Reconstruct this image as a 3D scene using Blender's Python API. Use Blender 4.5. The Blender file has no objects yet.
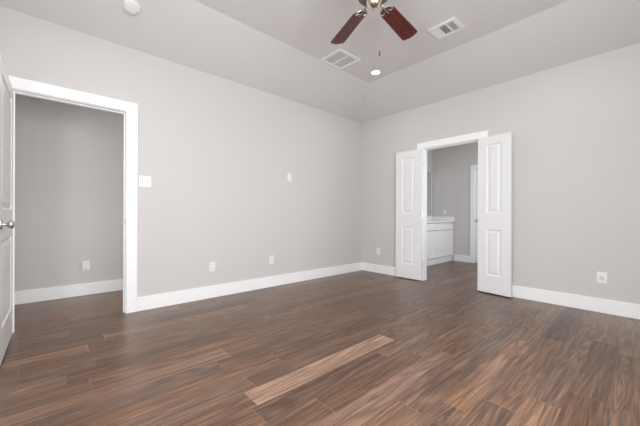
import bpy, bmesh, math, random
from mathutils import Vector, Matrix

# ------------------------------------------------------------------ camera, world, light, exposure
S = bpy.context.scene
C = S.collection
PI = math.pi

cd = bpy.data.cameras.new('camera'); cam = bpy.data.objects.new('camera', cd); C.objects.link(cam)
cd.sensor_width = 36.0; cd.lens = 299.0 / 640.0 * 36.0; cd.shift_y = 2.6 / 640.0
cd.clip_start = 0.02
cam.location = (3.625, -4.341, 1.015)
cam.rotation_euler = (Matrix.Rotation(math.atan(331 / 299), 3, 'Z') @ Matrix.Rotation(PI / 2, 3, 'X') @ Matrix.Rotation(math.radians(0.22), 3, 'Z')).to_euler()
S.camera = cam

S.view_settings.view_transform = 'Standard'
S.view_settings.look = 'None'
S.view_settings.gamma = 1.0
S.view_settings.use_curve_mapping = False
S.view_settings.exposure = 0.13
S.cycles.use_denoising = True
S.cycles.max_bounces = 14
S.cycles.diffuse_bounces = 8
S.cycles.sample_clamp_indirect = 6.0

W = bpy.data.worlds.new('daylight'); S.world = W; W.use_nodes = True
W.node_tree.nodes['Background'].inputs[0].default_value = (0.9, 0.95, 1.0, 1)
W.node_tree.nodes['Background'].inputs[1].default_value = 0.4


def area(name, loc, rot, sx, sy, power, col=(1, 1, 1)):
    l = bpy.data.lights.new(name, 'AREA'); l.shape = 'RECTANGLE'; l.size = sx; l.size_y = sy
    l.energy = power; l.color = col
    o = bpy.data.objects.new(name, l); C.objects.link(o); o.location = loc; o.rotation_euler = rot
    return o


# area lamps at unseen windows, added to light the room, hallway and bathroom
RX, FY = 4.45, -5.08            # right wall plane, front wall plane
H1, H2 = 2.745, 3.048           # wall top, flat ceiling
DAY = (0.945, 0.985, 1.025)
area('fill_right_window', (RX - 0.03, -3.55, 1.5), (PI / 2, 0, PI / 2), 1.9, 1.45, 82, DAY)
area('fill_front_window', (3.35, FY + 0.03, 1.5), (-PI / 2, 0, PI), 1.0, 1.45, 68, DAY)
area('fill_hallway', (-0.64, -1.26, 1.15), (-PI / 2, 0, 0), 0.8, 1.5, 42, DAY)  # added hallway fill; the end window is made up to go with it
area('fill_bathroom', (2.70, 1.3, 1.5), (PI / 2, 0, PI / 2), 1.2, 1.3, 23, DAY)  # added fill for the vanity front, placed at a made-up window

# ------------------------------------------------------------------ materials


def new_mat(name):
    m = bpy.data.materials.new(name); m.use_nodes = True
    return m, m.node_tree, m.node_tree.nodes['Principled BSDF']


def simple(name, col, rough=0.5, metal=0.0, spec=0.5, bump=0.0, bscale=200, var=0.0):
    m, nt, b = new_mat(name)
    b.inputs['Roughness'].default_value = rough
    b.inputs['Metallic'].default_value = metal
    b.inputs['Specular IOR Level'].default_value = spec
    N = nt.nodes; L = nt.links
    tc = N.new('ShaderNodeTexCoord')
    no = N.new('ShaderNodeTexNoise'); no.inputs['Scale'].default_value = 2.5; no.inputs['Detail'].default_value = 3
    L.new(tc.outputs['Object'], no.inputs['Vector'])
    mx = N.new('ShaderNodeMix'); mx.data_type = 'RGBA'
    mx.inputs['A'].default_value = tuple(c * (1 - var) for c in col) + (1,)
    mx.inputs['B'].default_value = tuple(min(1, c * (1 + var)) for c in col) + (1,)
    L.new(no.outputs['Fac'], mx.inputs['Factor']); L.new(mx.outputs['Result'], b.inputs['Base Color'])
    if bump:
        n2 = N.new('ShaderNodeTexNoise'); n2.inputs['Scale'].default_value = bscale; n2.inputs['Detail'].default_value = 2
        L.new(tc.outputs['Object'], n2.inputs['Vector'])
        bp = N.new('ShaderNodeBump'); bp.inputs['Strength'].default_value = bump; bp.inputs['Distance'].default_value = 0.002
        L.new(n2.outputs['Fac'], bp.inputs['Height']); L.new(bp.outputs['Normal'], b.inputs['Normal'])
    return m


M = {}
M['wall'] = simple('wall_paint', (0.60, 0.578, 0.560), 0.75, spec=0.3, bump=0.15, bscale=160, var=0.01)
M['ceilbright'] = simple('brightened_ceiling_paint', (0.695, 0.678, 0.665), 0.85, spec=0.2, bump=0.15, bscale=140, var=0.01)  # lighter copy of the ceiling paint, making up for weak light on the flat
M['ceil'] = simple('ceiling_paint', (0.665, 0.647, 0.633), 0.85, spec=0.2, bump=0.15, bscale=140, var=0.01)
M['trim'] = simple('white_trim_paint', (0.88, 0.88, 0.88), 0.35, spec=0.5)
M['door'] = simple('white_door_paint', (0.79, 0.79, 0.79), 0.38, spec=0.5)
M['plastic'] = simple('white_plastic', (0.79, 0.78, 0.77), 0.35)
M['plastic2'] = simple('ivory_plastic', (0.78, 0.77, 0.76), 0.4)
M['slotgrey'] = simple('grey_switch_slot', (0.35, 0.34, 0.33), 0.5)
M['dark'] = simple('dark_slot', (0.05, 0.05, 0.05), 0.6)
M['nickel'] = simple('satin_nickel', (0.62, 0.60, 0.57), 0.28, metal=1.0)
M['polnickel'] = simple('brushed_champagne_nickel', (0.80, 0.74, 0.62), 0.22, metal=1.0)
M['bracket'] = simple('aged_nickel', (0.50, 0.46, 0.40), 0.4, metal=1.0)
M['gunmetal'] = simple('dark_pewter_metal', (0.16, 0.155, 0.135), 0.3, metal=1.0)
M['ventw'] = simple('white_vent_enamel', (0.80, 0.79, 0.78), 0.4)
M['duct'] = simple('duct_shade_grey', (0.22, 0.22, 0.22), 0.7)  # grey for the painted darkness behind the vent louvres
M['counter'] = simple('white_cultured_marble', (0.84, 0.83, 0.82), 0.2, var=0.03)
M['cab'] = simple('white_cabinet_paint', (0.86, 0.86, 0.86), 0.35)
M['cabshade'] = simple('shade_grey_carcass', (0.42, 0.42, 0.42), 0.5)  # carcass darkened to put shade into the door and drawer gaps
M['mirror'] = simple('mirror_silver', (0.85, 0.87, 0.87), 0.02, metal=1.0)
M['chain'] = simple('beaded_chain_metal', (0.75, 0.73, 0.68), 0.3, metal=1.0)
M['pull'] = simple('dark_walnut_pull', (0.10, 0.05, 0.03), 0.4)
M['glass'], _nt, _b = new_mat('window_glass')
_b.inputs['Transmission Weight'].default_value = 1.0; _b.inputs['Roughness'].default_value = 0.0; _b.inputs['IOR'].default_value = 1.1

m, nt, b = new_mat('lit_lens')
b.inputs['Base Color'].default_value = (0.9, 0.9, 0.88, 1)
b.inputs['Emission Color'].default_value = (1.0, 0.97, 0.92, 1); b.inputs['Emission Strength'].default_value = 6.0
M['lens'] = m


def mahogany():
    m, nt, b = new_mat('mahogany_blade_wood'); N = nt.nodes; L = nt.links
    tc = N.new('ShaderNodeTexCoord'); mp = N.new('ShaderNodeMapping'); mp.inputs['Scale'].default_value = (2.0, 45, 10)
    no = N.new('ShaderNodeTexNoise'); no.inputs['Scale'].default_value = 1.0; no.inputs['Detail'].default_value = 6; no.inputs['Distortion'].default_value = 0.6
    cr = N.new('ShaderNodeValToRGB')
    cr.color_ramp.elements[0].position = 0.3; cr.color_ramp.elements[0].color = (0.035, 0.006, 0.006, 1)
    cr.color_ramp.elements[1].position = 0.75; cr.color_ramp.elements[1].color = (0.19, 0.026, 0.022, 1)
    L.new(tc.outputs['Object'], mp.inputs['Vector']); L.new(mp.outputs['Vector'], no.inputs['Vector'])
    L.new(no.outputs['Fac'], cr.inputs['Fac']); L.new(cr.outputs['Color'], b.inputs['Base Color'])
    b.inputs['Roughness'].default_value = 0.32
    return m


M['mahogany'] = mahogany()


def floor_mat():
    m, nt, b = new_mat('walnut_plank_floor'); N = nt.nodes; L = nt.links

    def math_(op, a, bb=None, clamp=False):
        n = N.new('ShaderNodeMath'); n.operation = op; n.use_clamp = clamp
        for i, v in enumerate((a, bb)):
            if v is None: continue
            if isinstance(v, (int, float)): n.inputs[i].default_value = v
            else: L.new(v, n.inputs[i])
        return n.outputs[0]
    tc = N.new('ShaderNodeTexCoord')
    at = N.new('ShaderNodeAttribute'); at.attribute_name = 'plank'
    sep = N.new('ShaderNodeSeparateColor'); L.new(at.outputs['Color'], sep.inputs['Color'])
    tone, off, warm = sep.outputs[0], sep.outputs[1], sep.outputs[2]
    uv = N.new('ShaderNodeUVMap'); uv.uv_map = 'edge'
    su = N.new('ShaderNodeSeparateXYZ'); L.new(uv.outputs['UV'], su.inputs[0])
    # grain coordinates, shifted per plank
    cx = N.new('ShaderNodeCombineXYZ')
    L.new(math_('MULTIPLY', off, 37.0), cx.inputs[0]); L.new(math_('MULTIPLY', off, 91.0), cx.inputs[1]); L.new(math_('MULTIPLY', off, 13.0), cx.inputs[2])
    va = N.new('ShaderNodeVectorMath'); va.operation = 'ADD'
    L.new(tc.outputs['Object'], va.inputs[0]); L.new(cx.outputs[0], va.inputs[1])

    def noise(scale, detail, dist, rough=0.55):
        mp = N.new('ShaderNodeMapping'); mp.inputs['Scale'].default_value = scale
        L.new(va.outputs[0], mp.inputs['Vector'])
        no = N.new('ShaderNodeTexNoise'); no.inputs['Scale'].default_value = 1.0
        no.inputs['Detail'].default_value = detail; no.inputs['Distortion'].default_value = dist; no.inputs['Roughness'].default_value = rough
        L.new(mp.outputs['Vector'], no.inputs['Vector'])
        return no.outputs['Fac']
    g1 = noise((24, 0.8, 1), 5, 1.0)
    g2 = noise((120, 3.0, 1), 5, 0.6, 0.68)
    g3 = noise((5.5, 0.45, 1), 2, 0.7)
    # cathedral rings
    rings = math_('SINE', math_('MULTIPLY', g3, 95.0))
    rings = math_('MULTIPLY', math_('ADD', math_('MULTIPLY', rings, 0.5), 0.5), 0.17)
    t = math_('ADD', math_('MULTIPLY', math_('SUBTRACT', g1, 0.5), 0.66), math_('MULTIPLY', math_('SUBTRACT', g2, 0.5), 0.90))
    t = math_('ADD', t, math_('SUBTRACT', rings, 0.085))
    t = math_('SUBTRACT', math_('ADD', math_('MULTIPLY', t, 1.0), tone), 0.15)
    cr = N.new('ShaderNodeValToRGB'); e = cr.color_ramp.elements
    e[0].position = 0.0; e[0].color = (0.042, 0.022, 0.0135, 1)
    e[1].position = 1.0; e[1].color = (0.56, 0.36, 0.23, 1)
    for p, c in ((0.28, (0.100, 0.056, 0.036, 1)), (0.5, (0.190, 0.110, 0.072, 1)), (0.7, (0.30, 0.182, 0.120, 1))):
        k = e.new(p); k.color = c
    L.new(t, cr.inputs['Fac'])
    hs = N.new('ShaderNodeHueSaturation'); L.new(cr.outputs['Color'], hs.inputs['Color'])
    L.new(math_('ADD', math_('MULTIPLY', warm, 0.22), 1.0), hs.inputs['Saturation'])
    # joints: end joints carry a painted bevel highlight, long joints a thin dark line
    endm = math_('LESS_THAN', su.outputs[0], 0.0022)
    sidem = math_('LESS_THAN', su.outputs[1], 0.0016)
    mx1 = N.new('ShaderNodeMix'); mx1.data_type = 'RGBA'; mx1.inputs['B'].default_value = (0.09, 0.052, 0.038, 1)
    L.new(math_('MULTIPLY', sidem, 0.75), mx1.inputs['Factor']); L.new(hs.outputs['Color'], mx1.inputs['A'])
    mx2 = N.new('ShaderNodeMix'); mx2.data_type = 'RGBA'; mx2.inputs['B'].default_value = (0.50, 0.34, 0.25, 1)
    L.new(math_('MULTIPLY', math_('MULTIPLY', endm, 0.62), at.outputs['Alpha']), mx2.inputs['Factor']); L.new(mx1.outputs['Result'], mx2.inputs['A'])
    L.new(mx2.outputs['Result'], b.inputs['Base Color'])
    L.new(math_('ADD', math_('MULTIPLY', g2, 0.16), 0.24), b.inputs['Roughness'])
    b.inputs['Specular IOR Level'].default_value = 0.62
    bp = N.new('ShaderNodeBump'); bp.inputs['Strength'].default_value = 0.12; bp.inputs['Distance'].default_value = 0.001
    L.new(g2, bp.inputs['Height']); L.new(bp.outputs['Normal'], b.inputs['Normal'])
    return m


M['floor'] = floor_mat()

# ------------------------------------------------------------------ helpers


def link(name, bm, mat, parent=None, smooth=False, loc=None):
    bmesh.ops.recalc_face_normals(bm, faces=bm.faces[:])
    me = bpy.data.meshes.new(name); bm.to_mesh(me); bm.free()
    for mm in (mat if isinstance(mat, (list, tuple)) else [mat]): me.materials.append(M[mm])
    if smooth:
        for p in me.polygons: p.use_smooth = True
        me.set_sharp_from_angle(angle=math.radians(35))
    o = bpy.data.objects.new(name, me); C.objects.link(o)
    if parent: o.parent = parent
    if loc: o.location = loc
    return o


def tag(o, label, cat, group=None, kind=None):
    o['label'] = label; o['category'] = cat
    if group: o['group'] = group
    if kind: o['kind'] = kind
    return o


def empty(name, loc=(0, 0, 0), rot=(0, 0, 0)):
    o = bpy.data.objects.new(name, None); C.objects.link(o); o.location = loc; o.rotation_euler = rot
    o.empty_display_size = 0.1
    return o


def box(bm, x0, x1, y0, y1, z0, z1, bev=0.0):
    r = bmesh.ops.create_cube(bm, size=1.0)
    vs = r['verts']
    for v in vs:
        v.co = Vector(((x0 + x1) / 2 + v.co.x * (x1 - x0), (y0 + y1) / 2 + v.co.y * (y1 - y0), (z0 + z1) / 2 + v.co.z * (z1 - z0)))
    if bev:
        es = list({e for v in vs for e in v.link_edges})
        bmesh.ops.bevel(bm, geom=es, offset=bev, segments=2, profile=0.6, affect='EDGES')
    return bm


def bbox(x0, x1, y0, y1, z0, z1, bev=0.0):
    return box(bmesh.new(), x0, x1, y0, y1, z0, z1, bev)


def lathe(bm, prof, n=32, axis='Z', org=(0, 0, 0), close=True):
    """profile: list of (radius, height); revolved about axis through org"""
    rings = []
    for r, h in prof:
        ring = []
        for k in range(n):
            a = 2 * PI * k / n
            p = (r * math.cos(a), r * math.sin(a), h)
            if axis == 'Y': p = (p[0], p[2], p[1])
            if axis == 'X': p = (p[2], p[0], p[1])
            ring.append(bm.verts.new((p[0] + org[0], p[1] + org[1], p[2] + org[2])))
        rings.append(ring)
    for a, b2 in zip(rings, rings[1:]):
        for k in range(n):
            bm.faces.new((a[k], a[(k + 1) % n], b2[(k + 1) % n], b2[k]))
    if close:
        bm.faces.new(rings[0]); bm.faces.new(rings[-1])
    return bm


def tube(bm, a, b2, r, n=10):
    a, b2 = Vector(a), Vector(b2); d = (b2 - a)
    q = d.to_track_quat('Z', 'Y').to_matrix()
    rr = []
    for p in (a, b2):
        rr.append([bm.verts.new(p + q @ Vector((r * math.cos(2 * PI * k / n), r * math.sin(2 * PI * k / n), 0))) for k in range(n)])
    for k in range(n): bm.faces.new((rr[0][k], rr[0][(k + 1) % n], rr[1][(k + 1) % n], rr[1][k]))
    bm.faces.new(rr[0]); bm.faces.new(rr[1])
    return bm


def wall_y(bm, x0, x1, y0, y1, z0, z1, holes):
    """wall slab running along x (thickness y0..y1) with rectangular holes (a,b,zlo,zhi) along x"""
    xs = x0
    for a, b2, lo, hi in sorted(holes):
        if a > xs: box(bm, xs, a, y0, y1, z0, z1)
        if lo > z0: box(bm, a, b2, y0, y1, z0, lo)
        if hi < z1: box(bm, a, b2, y0, y1, hi, z1)
        xs = b2
    if x1 > xs: box(bm, xs, x1, y0, y1, z0, z1)
    return bm


def wall_x(bm, x0, x1, y0, y1, z0, z1, holes):
    ys = y0
    for a, b2, lo, hi in sorted(holes):
        if a > ys: box(bm, x0, x1, ys, a, z0, z1)
        if lo > z0: box(bm, x0, x1, a, b2, z0, lo)
        if hi < z1: box(bm, x0, x1, a, b2, hi, z1)
        ys = b2
    if y1 > ys: box(bm, x0, x1, ys, y1, z0, z1)
    return bm


def struct(name, bm, mat, label, cat, parent=None):
    o = link(name, bm, mat, parent)
    if parent is None: tag(o, label, cat, kind='structure')
    return o


# ------------------------------------------------------------------ floor: one mesh of individually toned planks
rnd = random.Random(11)
PW, X0 = 0.1555, 3.0 - 19 * 0.1555
HALLX, BATHY = -1.165, 2.49
BX0, BX1 = 0.09, 2.75
# joints read from the photograph: row index -> list of joint positions along y
JOINT = {13: [-3.513, -2.246], 12: [-3.434], 11: [-3.134], 10: [-3.484], 9: [-3.367], 14: [-2.536], 15: [-3.245, -2.343],
         17: [-2.92], 18: [-2.741], 19: [-2.548], 20: [-2.338], 21: [-2.10], 7: [-4.266], 4: [-4.125], 3: [-4.0], 16: [-2.155]}
TONE = {(13, -3.0): 0.745, (12, -2.8): 0.42, (11, -2.7): 0.36, (14, -3.0): 0.36, (15, -2.7): 0.40, (14, -2.2): 0.50, (19, -1.9): 0.52, (19, -3.0): 0.44,
        (18, -2.2): 0.64, (20, -1.8): 0.50, (21, -1.6): 0.40, (17, -2.4): 0.48, (16, -2.8): 0.58, (18, -3.2): 0.46, (20, -2.8): 0.63, (17, -3.4): 0.55,
        (10, -3.1): 0.46, (12, -4.0): 0.50, (13, -4.0): 0.40, (7, -3.9): 0.38, (4, -3.8): 0.50, (3, -3.6): 0.62, (7, -4.6): 0.62, (11, -3.6): 0.52, (15, -2.0): 0.52, (16, -1.6): 0.46}
bm = bmesh.new()
uvl = bm.loops.layers.uv.new('edge'); col = bm.loops.layers.float_color.new('plank')
PL = 1.27
i_lo, i_hi = int(math.floor((HALLX - 0.2 - X0) / PW)), int(math.ceil((RX + 0.1 - X0) / PW))
for i in range(i_lo, i_hi + 1):
    a, b2 = X0 + i * PW, X0 + (i + 1) * PW
    known = JOINT.get(i, [])
    js = sorted(JOINT.get(i, [FY + rnd.uniform(0.1, 1.3)]))
    while js[0] > FY - 0.6: js.insert(0, js[0] - PL * rnd.choice((1, 1, 0.8)))
    while js[-1] < BATHY + 0.3: js.append(js[-1] + PL * rnd.choice((1, 1, 0.85)))
    for y0, y1 in zip(js, js[1:]):
        t = rnd.gauss(0.51, 0.06)
        for (ti, ty), tv in TONE.items():
            if ti == i and y0 < ty < y1: t = tv
        cc = (max(0.2, min(0.95, t)), rnd.random(), rnd.random() if t < 0.7 else 0.0, 1)
        w, l = b2 - a, y1 - y0
        # four triangles-fan so the edge map holds distances to the nearest end / side
        mx_, my_ = (a + b2) / 2, (y0 + y1) / 2
        xs, ys = (a, mx_, b2), (y0, my_, y1)
        for p in range(2):
            for q in range(2):
                vs = [bm.verts.new((xs[p + dx], ys[q + dy], 0)) for dx, dy in ((0, 0), (1, 0), (1, 1), (0, 1))]
                f = bm.faces.new(vs)
                for lp in f.loops:
                    x, y, _ = lp.vert.co
                    lp[uvl].uv = (min(y - y0, y1 - y), min(x - a, b2 - x)); lp[col] = cc[:3] + ((1.0 if y in known else 0.22),)
fl = struct('floor', bm, 'floor', 'dark walnut wood plank floor', 'floor')

# ------------------------------------------------------------------ shell
T = 0.12
DY0, DY1, DH = -4.578, -3.763, 2.075          # left doorway between jamb faces
OX0, OX1, OH = 1.229, 2.066, 2.062            # double doorway in the back wall
J = 0.018
bm = wall_x(bmesh.new(), -T, 0, FY - T, T, 0, H1, [(DY0 - J, DY1 + J, 0, DH + J)])
struct('wall_left', bm, 'wall', 'long warm grey painted wall with the entry doorway', 'wall')
bm = wall_y(bmesh.new(), 0, RX + T, 0, T, 0, H1, [(OX0 - J, OX1 + J, 0, OH + J)])
struct('wall_back', bm, 'wall', 'warm grey painted wall with the double doorway to the bathroom', 'wall')
bm = wall_x(bmesh.new(), RX, RX + T, FY - T, 0, 0, H1, [(-4.50, -2.60, 0.775, 2.225)])
struct('wall_right', bm, 'wall', 'warm grey painted wall with an added window behind the camera side', 'wall')
bm = wall_y(bmesh.new(), 0, RX, FY - T, FY, 0, H1, [(2.85, 3.85, 0.775, 2.225)])
struct('wall_front', bm, 'wall', 'warm grey painted wall with an added window behind the camera', 'wall')

# tray ceiling: sloped band + flat top
bm = bmesh.new()
IN = 0.723
lo = [bm.verts.new(p) for p in ((0, FY, H1), (RX, FY, H1), (RX, 0, H1), (0, 0, H1))]
hi = [bm.verts.new(p) for p in ((IN, FY + IN, H2), (RX - IN, FY + IN, H2), (RX - IN, -IN, H2), (IN, -IN, H2))]
ot = [bm.verts.new(p) for p in ((-T, FY - T, H1), (RX + T, FY - T, H1), (RX + T, T, H1), (-T, T, H1))]
up = [bm.verts.new(p) for p in ((-T, FY - T, H2 + 0.15), (RX + T, FY - T, H2 + 0.15), (RX + T, T, H2 + 0.15), (-T, T, H2 + 0.15))]
for k in range(4):
    n = (k + 1) % 4
    bm.faces.new((lo[k], lo[n], hi[n], hi[k])); bm.faces.new((ot[k], ot[n], lo[n], lo[k])); bm.faces.new((up[k], up[n], ot[n], ot[k]))
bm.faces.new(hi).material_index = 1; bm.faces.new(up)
struct('ceiling', bm, ['ceil', 'ceilbright'], 'pale grey tray ceiling with sloped sides', 'ceiling')

# hallway beyond the left doorway
HC = 2.745
bm = bmesh.new(); box(bm, HALLX - T, HALLX, -6.2, -1.2, 0, HC)
struct('wall_hallway', bm, 'wall', 'grey hallway wall seen through the left doorway', 'wall')
bm = bmesh.new(); box(bm, HALLX, -T, -6.2 - T, -6.2, 0, HC); wall_y(bm, HALLX, -T, -1.2, -1.2 + T, 0, HC, [(-1.04, -0.24, 0.4, 1.9)]); box(bm, -T, 0, -6.2, FY - T, 0, HC)
struct('wall_hallway_end', bm, 'wall', 'end walls closing the hallway', 'wall')
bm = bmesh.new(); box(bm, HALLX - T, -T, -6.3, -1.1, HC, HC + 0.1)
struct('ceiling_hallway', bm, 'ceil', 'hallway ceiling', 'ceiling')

# bathroom beyond the double doorway
FD0, FD1, FDH = 1.074, 1.84, 2.03              # door in the far bathroom wall
bm = bmesh.new(); box(bm, BX0 - T, BX0, T, BATHY + T, 0, HC)
struct('wall_bathroom_left', bm, 'wall', 'grey bathroom wall behind the vanity and mirror', 'wall')
bm = wall_y(bmesh.new(), BX0, BX1, BATHY, BATHY + T, 0, HC, [(FD0 - J, FD1 + J, 0, FDH + J)])
struct('wall_bathroom_far', bm, 'wall', 'grey bathroom far wall with a door', 'wall')
bm = wall_x(bmesh.new(), BX1, BX1 + T, T, BATHY + T, 0, HC, [(0.7, 1.9, 0.85, 2.15)])
struct('wall_bathroom_right', bm, 'wall', 'grey bathroom side wall', 'wall')
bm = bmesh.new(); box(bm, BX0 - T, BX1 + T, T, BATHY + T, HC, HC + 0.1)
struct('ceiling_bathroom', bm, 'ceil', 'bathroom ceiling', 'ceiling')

# ------------------------------------------------------------------ baseboards
BH, BT = 0.146, 0.015


def base_x(bm, xw, s, y0, y1):      # along y, on wall plane xw, projecting s*BT
    xa, xb = sorted((xw, xw + s * BT))
    box(bm, xa, xb, y0, y1, 0, BH, 0.003)


def base_y(bm, yw, s, x0, x1):
    ya, yb = sorted((yw, yw + s * BT))
    box(bm, x0, x1, ya, yb, 0, BH, 0.003)


CW, CT = 0.098, 0.018                # casing width / thickness
R = 0.006
bm = bmesh.new(); base_x(bm, 0, 1, DY1 + R + CW, 0); base_x(bm, 0, 1, FY, DY0 - R - CW)
struct('baseboard_left', bm, 'trim', 'tall white baseboard along the left wall', 'baseboard')
bm = bmesh.new(); base_y(bm, 0, -1, BT, OX0 - R - CW); base_y(bm, 0, -1, OX1 + R + CW, RX)
struct('baseboard_back', bm, 'trim', 'tall white baseboard either side of the double doorway', 'baseboard')
bm = bmesh.new(); base_x(bm, RX, -1, FY, -BT)
struct('baseboard_right', bm, 'trim', 'white baseboard under the added right window', 'baseboard')
bm = bmesh.new(); base_y(bm, FY, 1, BT, RX - BT)
struct('baseboard_front', bm, 'trim', 'white baseboard behind the camera', 'baseboard')
bm = bmesh.new(); base_x(bm, HALLX, 1, -6.2, -1.2)
struct('baseboard_hallway', bm, 'trim', 'white baseboard along the hallway wall', 'baseboard')
bm = bmesh.new(); base_y(bm, BATHY, -1, 0.63, FD0 - R - CW)
struct('baseboard_bathroom', bm, 'trim', 'white baseboard on the bathroom wall right of the vanity', 'baseboard')

# ------------------------------------------------------------------ door casings + jambs (trim)


def jamb_x(y0, y1, h):   # lining of an opening in a wall along y at x in [-T,0]
    bm = bmesh.new()
    box(bm, -T, 0, y0 - J, y0, 0, h + J); box(bm, -T, 0, y1, y1 + J, 0, h + J); box(bm, -T, 0, y0, y1, h, h + J)
    box(bm, -0.078, -0.042, y0, y0 + 0.011, 0, h, 0.002); box(bm, -0.078, -0.042, y1 - 0.011, y1, 0, h, 0.002)
    box(bm, -0.078, -0.042, y0 + 0.011, y1 - 0.011, h - 0.011, h, 0.002)
    return bm


def casing_boards(a, b2, h, w, t):
    """2-D profile boards in (u, z, depth): two legs and a mitred head, with stepped profile"""
    out = []
    out.append((a - R - w, a - R, 0, h + R + w)); out.append((b2 + R, b2 + R + w, 0, h + R + w)); out.append((a - R, b2 + R, h + R, h + R + w))
    return out


bm = jamb_x(DY0, DY1, DH)
tr1 = struct('trim_1', bm, 'trim', 'white casing framing the left doorway to the hallway', 'door casing')
for nm, (u0, u1, z0, z1) in zip(('casing', 'casing', 'head_casing'), casing_boards(DY0, DY1, DH, CW, CT)):
    link(nm, bbox(0, CT, u0, u1, z0, z1, 0.004), 'trim', tr1)
bm = bmesh.new(); box(bm, -0.036, -0.004, DY1 - 0.0015, DY1 + 0.001, 0.915, 0.98, 0.0005)
sp = link('strike_plate', bm, 'nickel', tr1); sp['label'] = 'nickel strike plate'
link('latch_hole', bbox(-0.028, -0.012, DY1 - 0.0022, DY1, 0.932, 0.963), 'dark', sp)

bm = bmesh.new()
box(bm, OX0 - J, OX0, 0, T, 0, OH + J); box(bm, OX1, OX1 + J, 0, T, 0, OH + J); box(bm, OX0, OX1, 0, T, OH, OH + J)
box(bm, OX0, OX1, 0.042, 0.078, OH - 0.011, OH, 0.002)
tr2 = struct('trim_2', bm, 'trim', 'white casing framing the bathroom double doorway', 'door casing')
for nm, (u0, u1, z0, z1) in zip(('casing', 'casing', 'head_casing'), casing_boards(OX0, OX1, OH, 0.094, CT)):
    link(nm, bbox(u0, u1, -CT, 0, z0, z1, 0.004), 'trim', tr2)

bm = bmesh.new()
box(bm, FD0 - J, FD0, BATHY, BATHY + T, 0, FDH + J); box(bm, FD1, FD1 + J, BATHY, BATHY + T, 0, FDH + J); box(bm, FD0, FD1, BATHY, BATHY + T, FDH, FDH + J)
tr3 = struct('trim_3', bm, 'trim', 'white casing around the far bathroom door', 'door casing')
for nm, (u0, u1, z0, z1) in zip(('casing', 'casing', 'head_casing'), casing_boards(FD0, FD1, FDH, 0.094, CT)):
    link(nm, bbox(u0, u1, BATHY - CT, BATHY, z0, z1, 0.004), 'trim', tr3)

# ------------------------------------------------------------------ panel doors


def panel_door(w, h, t, stile, panels):
    """leaf in local x 0..w, z 0..h, y 0..-t; both faces carry the moulded panels (zlo, zhi)"""
    bm = bmesh.new()
    xs = [0, stile, w - stile, w]
    zs = [0] + [z for p in panels for z in p] + [h]
    pset = {tuple(p) for p in panels}
    for fy, s in ((0.0, -1), (-t, 1)):
        for i in range(3):
            for k in range(len(zs) - 1):
                x0, x1, z0, z1 = xs[i], xs[i + 1], zs[k], zs[k + 1]
                if i == 1 and (z0, z1) in pset:
                    prev = None
                    for ins, dep in ((0, 0), (0.004, 0.004), (0.014, 0.010), (0.026, 0.010), (0.050, 0.003), (0.054, 0.002)):
                        ring = [bm.verts.new((x, fy + s * dep, z)) for x, z in ((x0 + ins, z0 + ins), (x1 - ins, z0 + ins), (x1 - ins, z1 - ins), (x0 + ins, z1 - ins))]
                        if prev:
                            for q in range(4): bm.faces.new((prev[q], prev[(q + 1) % 4], ring[(q + 1) % 4], ring[q]))
                        prev = ring
                    bm.faces.new(prev)
                else:
                    bm.faces.new([bm.verts.new((x, fy, z)) for x, z in ((x0, z0), (x1, z0), (x1, z1), (x0, z1))])
    for quad in (((0, 0, 0), (0, -t, 0), (0, -t, h), (0, 0, h)), ((w, 0, 0), (w, -t, 0), (w, -t, h), (w, 0, h)),
                 ((0, 0, 0), (w, 0, 0), (w, -t, 0), (0, -t, 0)), ((0, 0, h), (w, 0, h), (w, -t, h), (0, -t, h))):
        bm.faces.new([bm.verts.new(p) for p in quad])
    bmesh.ops.remove_doubles(bm, verts=bm.verts[:], dist=1e-5)
    return bm


def knob(parent, x, z, ysurf, s):
    """round knob on a leaf face; s = +1 sticks out towards +y"""
    bm = lathe(bmesh.new(), [(0.0335, 0), (0.0335, 0.004), (0.030, 0.009), (0.017, 0.012)], 28, 'Y', (0, 0, 0))
    if s < 0: bmesh.ops.scale(bm, vec=(1, -1, 1), verts=bm.verts[:])
    ro = link('rosette', bm, 'nickel', parent, True, (x, ysurf, z))
    prof = [(0.0115, 0.010), (0.0105, 0.026), (0.013, 0.031), (0.022, 0.036), (0.0275, 0.044), (0.028, 0.052), (0.024, 0.060), (0.014, 0.0655), (0.004, 0.067)]
    bm = lathe(bmesh.new(), prof, 28, 'Y')
    if s < 0: bmesh.ops.scale(bm, vec=(1, -1, 1), verts=bm.verts[:])
    kb = link('door_knob', bm, 'nickel', parent, True, (x, ysurf, z)); kb['label'] = 'round satin nickel knob'
    return kb


def hinge(parent, x, y, z):
    bm = tube(bmesh.new(), (x, y, z - 0.045), (x, y, z + 0.045), 0.006, 10)
    return link('hinge', bm, 'nickel', parent, True)


# entry door, swung 90 degrees into the room
PAN = [(0.223, 0.828), (1.038, 1.943)]
o = link('door_1', panel_door(0.806, 2.045, 0.035, 0.115, [(0.223, 0.828), (1.035, 1.955)]), 'door', None, False, (0.002, DY0 + 0.006, 0.012))
o.rotation_euler = (0, 0, math.radians(-0.8))
tag(o, 'white two panel entry door standing open at the left, nickel knob', 'door', kind='structure')
knob(o, 0.806 - 0.062, 0.935, 0.0, 1); knob(o, 0.806 - 0.062, 0.935, -0.035, -1)
for z in (0.25, 1.02, 1.80): hinge(o, -0.004, -0.039, z)

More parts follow.
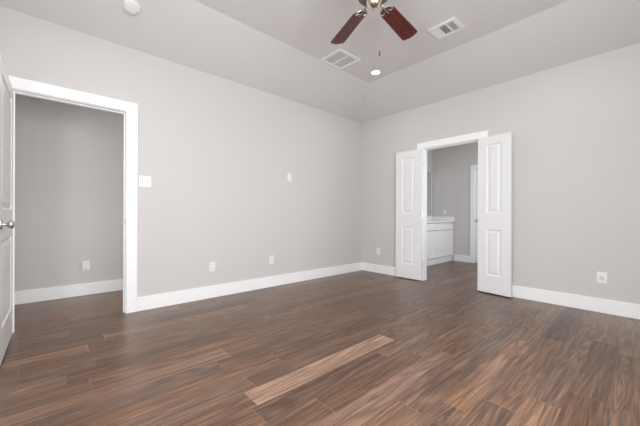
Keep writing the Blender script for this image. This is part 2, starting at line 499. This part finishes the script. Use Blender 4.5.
# double door leaves folded back against the wall; local +x runs from hinge to free edge
LW = 0.413
o = link('door_2', panel_door(0.445, 2.045, 0.035, 0.112, PAN), 'door', None, False, (OX0 + 0.004, -0.030, 0.014))
o.rotation_euler = (0, 0, PI + math.radians(2.5))
o.scale = (1, -1, 1)
tag(o, 'narrow white two panel door leaf folded open left of the bathroom doorway', 'door', kind='structure')
for z in (0.25, 1.02, 1.80): hinge(o, -0.002, 0.0, z)
o = link('door_3', panel_door(LW, 2.045, 0.035, 0.112, PAN), 'door', None, False, (OX1 - 0.004, -0.021, 0.016))
o.rotation_euler = (0, 0, -math.radians(8.5))
tag(o, 'narrow white two panel door leaf folded open right of the bathroom doorway', 'door', kind='structure')
for z in (0.25, 1.02, 1.80): hinge(o, -0.002, 0.0, z)
# far bathroom door, closed
o = link('door_4', panel_door(FD1 - FD0 - 0.006, 2.012, 0.035, 0.115, PAN), 'door', None, False, (FD0 + 0.003, BATHY + 0.055, 0.012))
tag(o, 'white closed door in the far bathroom wall', 'door', kind='structure')
knob(o, 0.045, 0.915, -0.035, -1)

# ------------------------------------------------------------------ unseen windows, added to go with the fill lamps


def window(n, along, a, b2, plane, lo, hi, sg=1):
    """frame + two panes in an opening; along 'x' (wall at y=plane) or 'y' (wall at x=plane); depth towards outside"""
    def bx(bm, u0, u1, d0, d1, z0, z1):
        if along == 'x': box(bm, u0, u1, *sorted((plane - sg * d1, plane - sg * d0)), z0, z1)
        else: box(bm, plane + d0, plane + d1, u0, u1, z0, z1)
    bm = bmesh.new(); f = 0.05
    for u0, u1, z0, z1 in ((a, a + f, lo, hi), (b2 - f, b2, lo, hi), (a + f, b2 - f, lo, lo + f), (a + f, b2 - f, hi - f, hi), (a + f, b2 - f, (lo + hi) / 2 - 0.02, (lo + hi) / 2 + 0.02)):
        bx(bm, u0, u1, 0.04, 0.10, z0, z1)
    w = struct('window_%d' % n, bm, 'trim', 'added unseen white framed window placed with a fill lamp', 'window')
    bm = bmesh.new(); bx(bm, a + f, b2 - f, 0.068, 0.072, lo + f, hi - f); link('pane', bm, 'glass', w)
    bm = bmesh.new(); bx(bm, a - 0.03, b2 + 0.03, -0.03, 0.04, lo - 0.025, lo); link('window_sill', bm, 'trim', w)


window(1, 'x', 2.85, 3.85, FY, 0.775, 2.225)
window(4, 'y', 0.7, 1.9, BX1, 0.85, 2.15)
window(3, 'x', -1.04, -0.24, -1.2, 0.4, 1.9, -1)
window(2, 'y', -4.50, -2.60, RX, 0.775, 2.225)

# ------------------------------------------------------------------ bathroom vanity, mirror
VX, VY0, VY1 = 0.615, 0.75, BATHY - 0.004
vx0 = BX0 + 0.003
van = empty('bathroom_vanity', (BX0, (VY0 + VY1) / 2, 0))
tag(van, 'white bathroom vanity cabinet with pale countertop against the far corner', 'vanity')
inv = Matrix.Translation(-Vector(van.location))


def vpart(name, bm, mat, parent=van):
    if parent is van: bmesh.ops.transform(bm, matrix=inv, verts=bm.verts[:])
    else: bmesh.ops.transform(bm, matrix=inv, verts=bm.verts[:])
    return link(name, bm, mat, parent)


vpart('body', bbox(vx0, VX - 0.02, VY0, VY1, 0.125, 0.875), 'cabshade')
vpart('toe_kick', bbox(vx0, VX - 0.035, VY0 + 0.01, VY1, 0.0, 0.125), 'cab')
edges = [VY1 - 0.012, VY1 - 0.425, VY1 - 0.838, VY1 - 1.25, VY1 - 1.66]


def shaker(y0, y1, z0, z1, name):
    bm = bmesh.new(); xf = VX; xb = VX - 0.02; s = 0.05
    for a, b2, c, d in ((y0, y1, z0, z0 + s), (y0, y1, z1 - s, z1), (y0, y0 + s, z0 + s, z1 - s), (y1 - s, y1, z0 + s, z1 - s)):
        box(bm, xb, xf, a, b2, c, d, 0.0015)
    box(bm, xb, xf - 0.007, y0 + s, y1 - s, z0 + s, z1 - s)
    return vpart(name, bm, 'cab')


for a, b2 in zip(edges[1:], edges):
    shaker(a + 0.006, b2 - 0.006, 0.135, 0.70, 'cabinet_door')
    vpart('drawer_front', bbox(VX - 0.02, VX, a + 0.006, b2 - 0.006, 0.717, 0.858, 0.003), 'cab')
vpart('countertop', bbox(vx0, VX + 0.025, VY0 - 0.02, VY1, 0.875, 0.915, 0.004), 'counter')
bs = bmesh.new(); box(bs, vx0, vx0 + 0.02, VY0 - 0.02, VY1 - 0.02, 0.915, 1.005, 0.003); box(bs, vx0, VX + 0.02, VY1 - 0.02, VY1, 0.915, 1.005, 0.003)
vpart('backsplash', bs, 'counter')

mir = link('wall_mirror', bbox(BX0 + 0.0005, BX0 + 0.006, 0.85, 2.44, 1.03, 2.05), 'mirror')
tag(mir, 'tall frameless mirror on the bathroom wall above the vanity', 'mirror')
link('mirror_edge', bbox(BX0 + 0.0005, BX0 + 0.008, 2.44, 2.452, 1.03, 2.05), 'trim', mir)

# ------------------------------------------------------------------ outlets and switches
# built facing local +x, origin on the wall at plate centre


def plate_bm(w, h): return bbox(0.0, 0.006, -w / 2, w / 2, -h / 2, h / 2, 0.0025)


def outlet(loc, rz, label, mat='plastic', group='wall outlets', w=0.072, h=0.117):
    t = link('wall_outlet', plate_bm(w, h), mat); t.location = loc; t.rotation_euler = (0, 0, rz)
    tag(t, label, 'outlet', group)
    for s in (-1, 1):
        bm = bbox(0.005, 0.0075, -0.017, 0.017, s * 0.0265 - 0.0145, s * 0.0265 + 0.0145, 0.001)
        r = link('receptacle', bm, 'plastic2', t)
        bm = bmesh.new()
        for yy in (-0.0065, 0.0065): box(bm, 0.0070, 0.0078, yy - 0.0009, yy + 0.0009, s * 0.0265 - 0.001, s * 0.0265 + 0.006)
        box(bm, 0.0070, 0.0078, -0.0018, 0.0018, s * 0.0265 - 0.009, s * 0.0265 - 0.0055)
        link('slot', bm, 'dark', r)
    return t


outlet((0.0003, -2.854, 0.381), 0, 'white wall outlet low on the left wall, nearer the entry doorway')
outlet((0.0003, -1.999, 0.382), 0, 'white wall outlet low on the left wall, below the blank wall plate')
outlet((0.376, -0.0003, 0.381), -PI / 2, 'white wall outlet low on the short wall between room corner and folded door leaf')
outlet((HALLX + 0.0003, -4.001, 0.373), 0, 'white wall outlet on the hallway wall seen through the entry doorway')
ro = link('wall_outlet', plate_bm(0.082, 0.120), 'plastic'); ro.location = (3.279, -0.0003, 0.369); ro.rotation_euler = (0, 0, -PI / 2)
tag(ro, 'larger white wall outlet with one round socket, right of the folded doors', 'outlet', 'wall outlets')
rc = link('receptacle', lathe(bmesh.new(), [(0.027, 0.005), (0.027, 0.008), (0.025, 0.0095), (0.002, 0.0095)], 28, 'X'), 'plastic2', ro, True)
for yy, zz, ww, hh in ((-0.013, 0.0, 0.007, 0.015), (0.013, 0.0, 0.007, 0.015), (0, 0.016, 0.009, 0.006), (0, -0.016, 0.009, 0.008)):
    link('slot', bbox(0.0093, 0.0099, yy - ww / 2, yy + ww / 2, zz - hh / 2, zz + hh / 2), 'dark', rc)
outlet((0.408, BATHY - 0.0003, 1.107), -PI / 2, 'white wall outlet above the bathroom vanity countertop')

sw = link('light_switch', plate_bm(0.117, 0.118), 'plastic'); sw.location = (0.0003, -3.588, 1.373)
tag(sw, 'white double light switch beside the entry door casing', 'light switch')
for yy in (-0.023, 0.023):
    tg = link('toggle', bbox(0.005, 0.0165, yy - 0.0045, yy + 0.0045, -0.004, 0.013, 0.001), 'plastic2', sw)
    link('toggle_slot', bbox(0.0055, 0.0068, yy - 0.0055, yy + 0.0055, -0.0125, 0.0125), 'slotgrey', tg)
bp_ = link('blank_wall_plate', plate_bm(0.072, 0.118), 'plastic'); bp_.location = (0.0003, -1.69, 1.587)
tag(bp_, 'white plate high on the left wall, above the outlet near the corner', 'wall plate')
for zz in (-0.042, 0.042): link('screw', lathe(bmesh.new(), [(0.0032, 0.0055), (0.0032, 0.0068), (0.001, 0.0072)], 10, 'X', (0, 0, zz)), 'plastic2', bp_, True)

# ------------------------------------------------------------------ ceiling vents
# return grille, square, bar across the middle
vx, vy, vw, vd = 0.908, -1.541, 0.366, 0.386
vt = empty('ceiling_vent', (vx, vy, H2)); tag(vt, 'square white ceiling return grille with a centre bar beside the recessed light', 'vent', 'ceiling vents')
link('duct_shade_sheet', bbox(-vw / 2 + 0.03, vw / 2 - 0.03, -vd / 2 + 0.03, vd / 2 - 0.03, -0.0015, -0.0005), 'duct', vt)  # thin sheet standing in for the shaded duct opening
bm = bmesh.new(); fw = 0.042
for a, b2, c, d in ((-vw / 2, vw / 2, -vd / 2, -vd / 2 + fw), (-vw / 2, vw / 2, vd / 2 - fw, vd / 2), (-vw / 2, -vw / 2 + fw, -vd / 2 + fw, vd / 2 - fw), (vw / 2 - fw, vw / 2, -vd / 2 + fw, vd / 2 - fw)):
    box(bm, a, b2, c, d, -0.014, -0.0005, 0.003)
link('frame', bm, 'ventw', vt)
link('centre_bar', bbox(-vw / 2 + fw, vw / 2 - fw, -0.011, 0.011, -0.0125, -0.002, 0.001), 'ventw', vt)
bm = bmesh.new(); n = 24
for k in range(n):
    yc = -vd / 2 + fw + (k + 0.5) * (vd - 2 * fw) / n
    if abs(yc) < 0.013: continue
    q = box(bmesh.new(), -vw / 2 + fw, vw / 2 - fw, -0.0043, 0.0043, -0.0006, 0.0006)
    bmesh.ops.rotate(q, cent=(0, 0, 0), matrix=Matrix.Rotation(math.radians(6), 3, 'X'), verts=q.verts[:])
    bmesh.ops.translate(q, vec=(0, yc, -0.007), verts=q.verts[:])
    tmp = bpy.data.meshes.new('tmp'); q.to_mesh(tmp); q.free(); bm.from_mesh(tmp); bpy.data.meshes.remove(tmp)
link('louvres', bm, 'ventw', vt)

# three-way supply register
vx0_, vx1_, vy0_, vy1_ = 1.981, 2.281, -1.287, -1.035
vw, vd = vx1_ - vx0_, vy1_ - vy0_
vt = empty('ceiling_vent', ((vx0_ + vx1_) / 2, (vy0_ + vy1_) / 2, H2)); tag(vt, 'oblong white three section ceiling register right of the fan', 'vent', 'ceiling vents')
secs = [(0.13, 0.335), (0.365, 0.60), (0.665, 0.865)]
link('duct_shade_sheet', bbox(-vw / 2 + 0.02, vw / 2 - 0.02, -vd / 2 + 0.02, vd / 2 - 0.02, -0.0015, -0.0005), 'duct', vt)
bm = bmesh.new(); fy = 0.038
box(bm, -vw / 2, vw / 2, -vd / 2, -vd / 2 + fy, -0.013, -0.0005, 0.003); box(bm, -vw / 2, vw / 2, vd / 2 - fy, vd / 2, -0.013, -0.0005, 0.003)
prev = 0.0
for a, b2 in secs + [(1.0, 1.0)]:
    box(bm, -vw / 2 + prev * vw, -vw / 2 + a * vw, -vd / 2 + fy, vd / 2 - fy, -0.013, -0.0005, 0.0015); prev = b2
link('frame', bm, 'ventw', vt)
for (a, b2), ang, n, wd in zip(secs, (-50, 60, 80), (8, 8, 7), (0.0075, 0.0046, 0.0050)):
    bm = bmesh.new(); xa, xb = -vw / 2 + a * vw, -vw / 2 + b2 * vw
    for k in range(n):
        xc = xa + (k + 0.5) * (xb - xa) / n
        q = box(bmesh.new(), -wd, wd, -vd / 2 + fy, vd / 2 - fy, -0.0006, 0.0006)
        bmesh.ops.rotate(q, cent=(0, 0, 0), matrix=Matrix.Rotation(math.radians(ang * (0.5 if ang < 0 else 1)), 3, 'Y'), verts=q.verts[:])
        bmesh.ops.translate(q, vec=(xc, 0, -0.0075), verts=q.verts[:])
        tmp = bpy.data.meshes.new('tmp'); q.to_mesh(tmp); q.free(); bm.from_mesh(tmp); bpy.data.meshes.remove(tmp)
    link('louvres', bm, 'ventw', vt)

# ------------------------------------------------------------------ recessed lights


def downlight(x, y, z, power, label, spread=150):
    t = empty('recessed_light', (x, y, z)); tag(t, label, 'ceiling light', 'recessed ceiling lights')
    link('trim_ring', lathe(bmesh.new(), [(0.056, -0.0005), (0.056, -0.004), (0.064, -0.007), (0.076, -0.005), (0.080, -0.0005)], 40, close=False), 'plastic', t, True)
    ln = link('lens', lathe(bmesh.new(), [(0.0565, -0.001), (0.0565, -0.003), (0.04, -0.0045), (0.002, -0.005)], 40), 'lens', t, True)
    ln['label'] = 'glowing round lens'
    if not power: return t
    l = bpy.data.lights.new('lamp', 'AREA'); l.shape = 'DISK'; l.size = 0.10; l.energy = power; l.color = (1, 0.97, 0.93); l.spread = math.radians(spread)
    lo = bpy.data.objects.new('lamp', l); C.objects.link(lo); lo.location = (0, 0, -0.008); lo.parent = t
    return t


downlight(1.004, -0.919, H2, 2.5, 'small lit recessed ceiling light above the room corner, next to the square vent')
# out-of-frame companions; the two near the camera are added for brightness
downlight(3.02, -0.93, H2, 2.5, 'recessed ceiling light above the right end of the back wall')
downlight(1.2, -4.16, H2, 5, 'added unseen recessed ceiling light above the entry door')
downlight(3.02, -4.16, H2, 14, 'added unseen recessed ceiling light behind the camera')

# ------------------------------------------------------------------ smoke detector on the sloped ceiling
sl = math.atan2(H2 - H1, IN)
sd = empty('smoke_detector', (0.432, -3.79, H1 + 0.432 * (H2 - H1) / IN), (PI, 0, 0))
sd.rotation_euler = Matrix.Rotation(-sl, 3, 'Y').to_euler()
tag(sd, 'round white smoke detector on the sloped ceiling above the entry doorway', 'smoke detector')
link('base', lathe(bmesh.new(), [(0.070, -0.001), (0.071, -0.010), (0.068, -0.014)], 40), 'plastic', sd, True)
link('cover', lathe(bmesh.new(), [(0.064, -0.013), (0.0655, -0.024), (0.060, -0.034), (0.045, -0.039), (0.02, -0.041), (0.003, -0.0412)], 40), 'plastic', sd, True)
bm = bmesh.new()
for k in range(7):
    a = math.radians(135 + k * 13)
    box(bm, 0.046 * math.cos(a) - 0.003, 0.046 * math.cos(a) + 0.003, 0.046 * math.sin(a) - 0.003, 0.046 * math.sin(a) + 0.003, -0.0395, -0.034)
link('vent_slots', bm, 'slotgrey', sd)
link('test_button', lathe(bmesh.new(), [(0.007, -0.038), (0.007, -0.0425), (0.005, -0.0435)], 20, org=(-0.012, 0.043, 0.002)), 'slotgrey', sd, True)

# ------------------------------------------------------------------ ceiling fan
FXC, FYC, FZ = 2.226, -2.540, 2.660
fan = empty('ceiling_fan', (FXC, FYC, FZ))
tag(fan, 'ceiling fan with mahogany blades and nickel motor housing', 'ceiling fan')
top = H2 - FZ
link('canopy', lathe(bmesh.new(), [(0.068, top - 0.001), (0.068, top - 0.02), (0.055, top - 0.05), (0.022, top - 0.065)], 36), 'gunmetal', fan, True)
link('downrod', tube(bmesh.new(), (0, 0, 0.16), (0, 0, top - 0.06), 0.0125, 16), 'gunmetal', fan, True)
link('motor_housing', lathe(bmesh.new(), [(0.03, 0.175), (0.07, 0.165), (0.112, 0.14), (0.126, 0.11), (0.134, 0.070), (0.132, 0.030), (0.122, 0.006), (0.100, -0.006), (0.06, -0.009)], 48), 'gunmetal', fan, True)
link('switch_housing', lathe(bmesh.new(), [(0.050, 0.006), (0.053, -0.012), (0.058, -0.020), (0.058, -0.042), (0.051, -0.066), (0.035, -0.081), (0.014, -0.087), (0.002, -0.088)], 40), 'polnickel', fan, True)

angs = [math.radians(a) for a in (159.5, 96.7)]
# world headings of the two visible blades, measured on the photo, then the other three spread over the rest
a1 = math.atan2(-2.31963975 + 2.540, 1.62126173 - 2.225)
a2 = math.atan2(-1.87581586 + 2.540, 2.13978421 - 2.225)
rest = 2 * PI - (a1 - a2)
heads = [a1, a2] + [a1 + rest * k / 4 for k in (1, 2, 3)]


def blade_bm():
    bm = bmesh.new(); r0, r1 = 0.165, 0.655
    pts = []
    w0, w1 = 0.060, 0.072
    lower = [(r0 + 0.02, -w0 * 0.72), (r0 + 0.045, -w0), (r0 + 0.20, -0.064), (r1 - 0.05, -w1), (r1 - 0.016, -w1 * 0.98), (r1 - 0.002, -w1 * 0.82), (r1 + 0.002, -w1 * 0.62), (r1 + 0.001, -w1 * 0.5), (r1 + 0.010, -w1 * 0.3), (r1 + 0.013, 0)]
    upper = [(x, -y) for x, y in reversed(lower[:-1])]
    inner = [(r0 + 0.006, w0 * 0.4), (r0, 0), (r0 + 0.006, -w0 * 0.4)]
    pts = lower + upper + inner
    t = 0.006
    lo = [bm.verts.new((x, y, -t / 2)) for x, y in pts]; hi = [bm.verts.new((x, y, t / 2)) for x, y in pts]
    bm.faces.new(lo); bm.faces.new(hi)
    n = len(pts)
    for k in range(n): bm.faces.new((lo[k], lo[(k + 1) % n], hi[(k + 1) % n], hi[k]))
    bmesh.ops.rotate(bm, cent=(0.2, 0, 0), matrix=Matrix.Rotation(math.radians(-12), 3, 'X'), verts=bm.verts[:])
    return bm


def iron_bm():
    bm = bmesh.new()
    # arm from motor, then a scrolled fork holding the blade from beneath
    path = [(0.085, 0, 0.018), (0.12, 0, 0.006), (0.135, 0, -0.006), (0.15, 0, -0.008)]
    for p, q in zip(path, path[1:]): tube(bm, p, q, 0.010, 10)
    for s in (-1, 1):
        arc = [(0.145, 0, -0.008), (0.153, s * 0.025, -0.009), (0.172, s * 0.045, -0.009), (0.198, s * 0.052, -0.009), (0.212, s * 0.036, -0.009), (0.198, s * 0.022, -0.009), (0.182, s * 0.020, -0.009)]
        for p, q in zip(arc, arc[1:]): tube(bm, p, q, 0.0058, 8)
    for p, q in (((0.145, 0, -0.008), (0.222, 0, -0.009)),): tube(bm, p, q, 0.006, 8)
    bmesh.ops.rotate(bm, cent=(0.2, 0, 0), matrix=Matrix.Rotation(math.radians(-12), 3, 'X'), verts=[v for v in bm.verts if v.co.x > 0.144])
    return bm


bl0 = link('blade', blade_bm(), 'mahogany', fan); ir0 = link('blade_bracket', iron_bm(), 'bracket', bl0, True)
bl0.rotation_euler = (0, 0, heads[0])
for a in heads[1:]:
    b2 = bl0.copy(); C.objects.link(b2); b2.parent = fan; b2.rotation_euler = (0, 0, a)
    i2 = ir0.copy(); C.objects.link(i2); i2.parent = b2

# pull chain hanging from the switch housing
dx, dy = 0.030, 0.033
bm = tube(bmesh.new(), (dx, dy, -0.05), (dx, dy, -0.405), 0.0007, 6)
ch = link('pull_chain', bm, 'chain', fan)
link('pull_knob', lathe(bmesh.new(), [(0.003, -0.405), (0.006, -0.411), (0.0068, -0.428), (0.006, -0.444), (0.003, -0.449)], 16, org=(dx, dy, 0)), 'pull', ch, True)
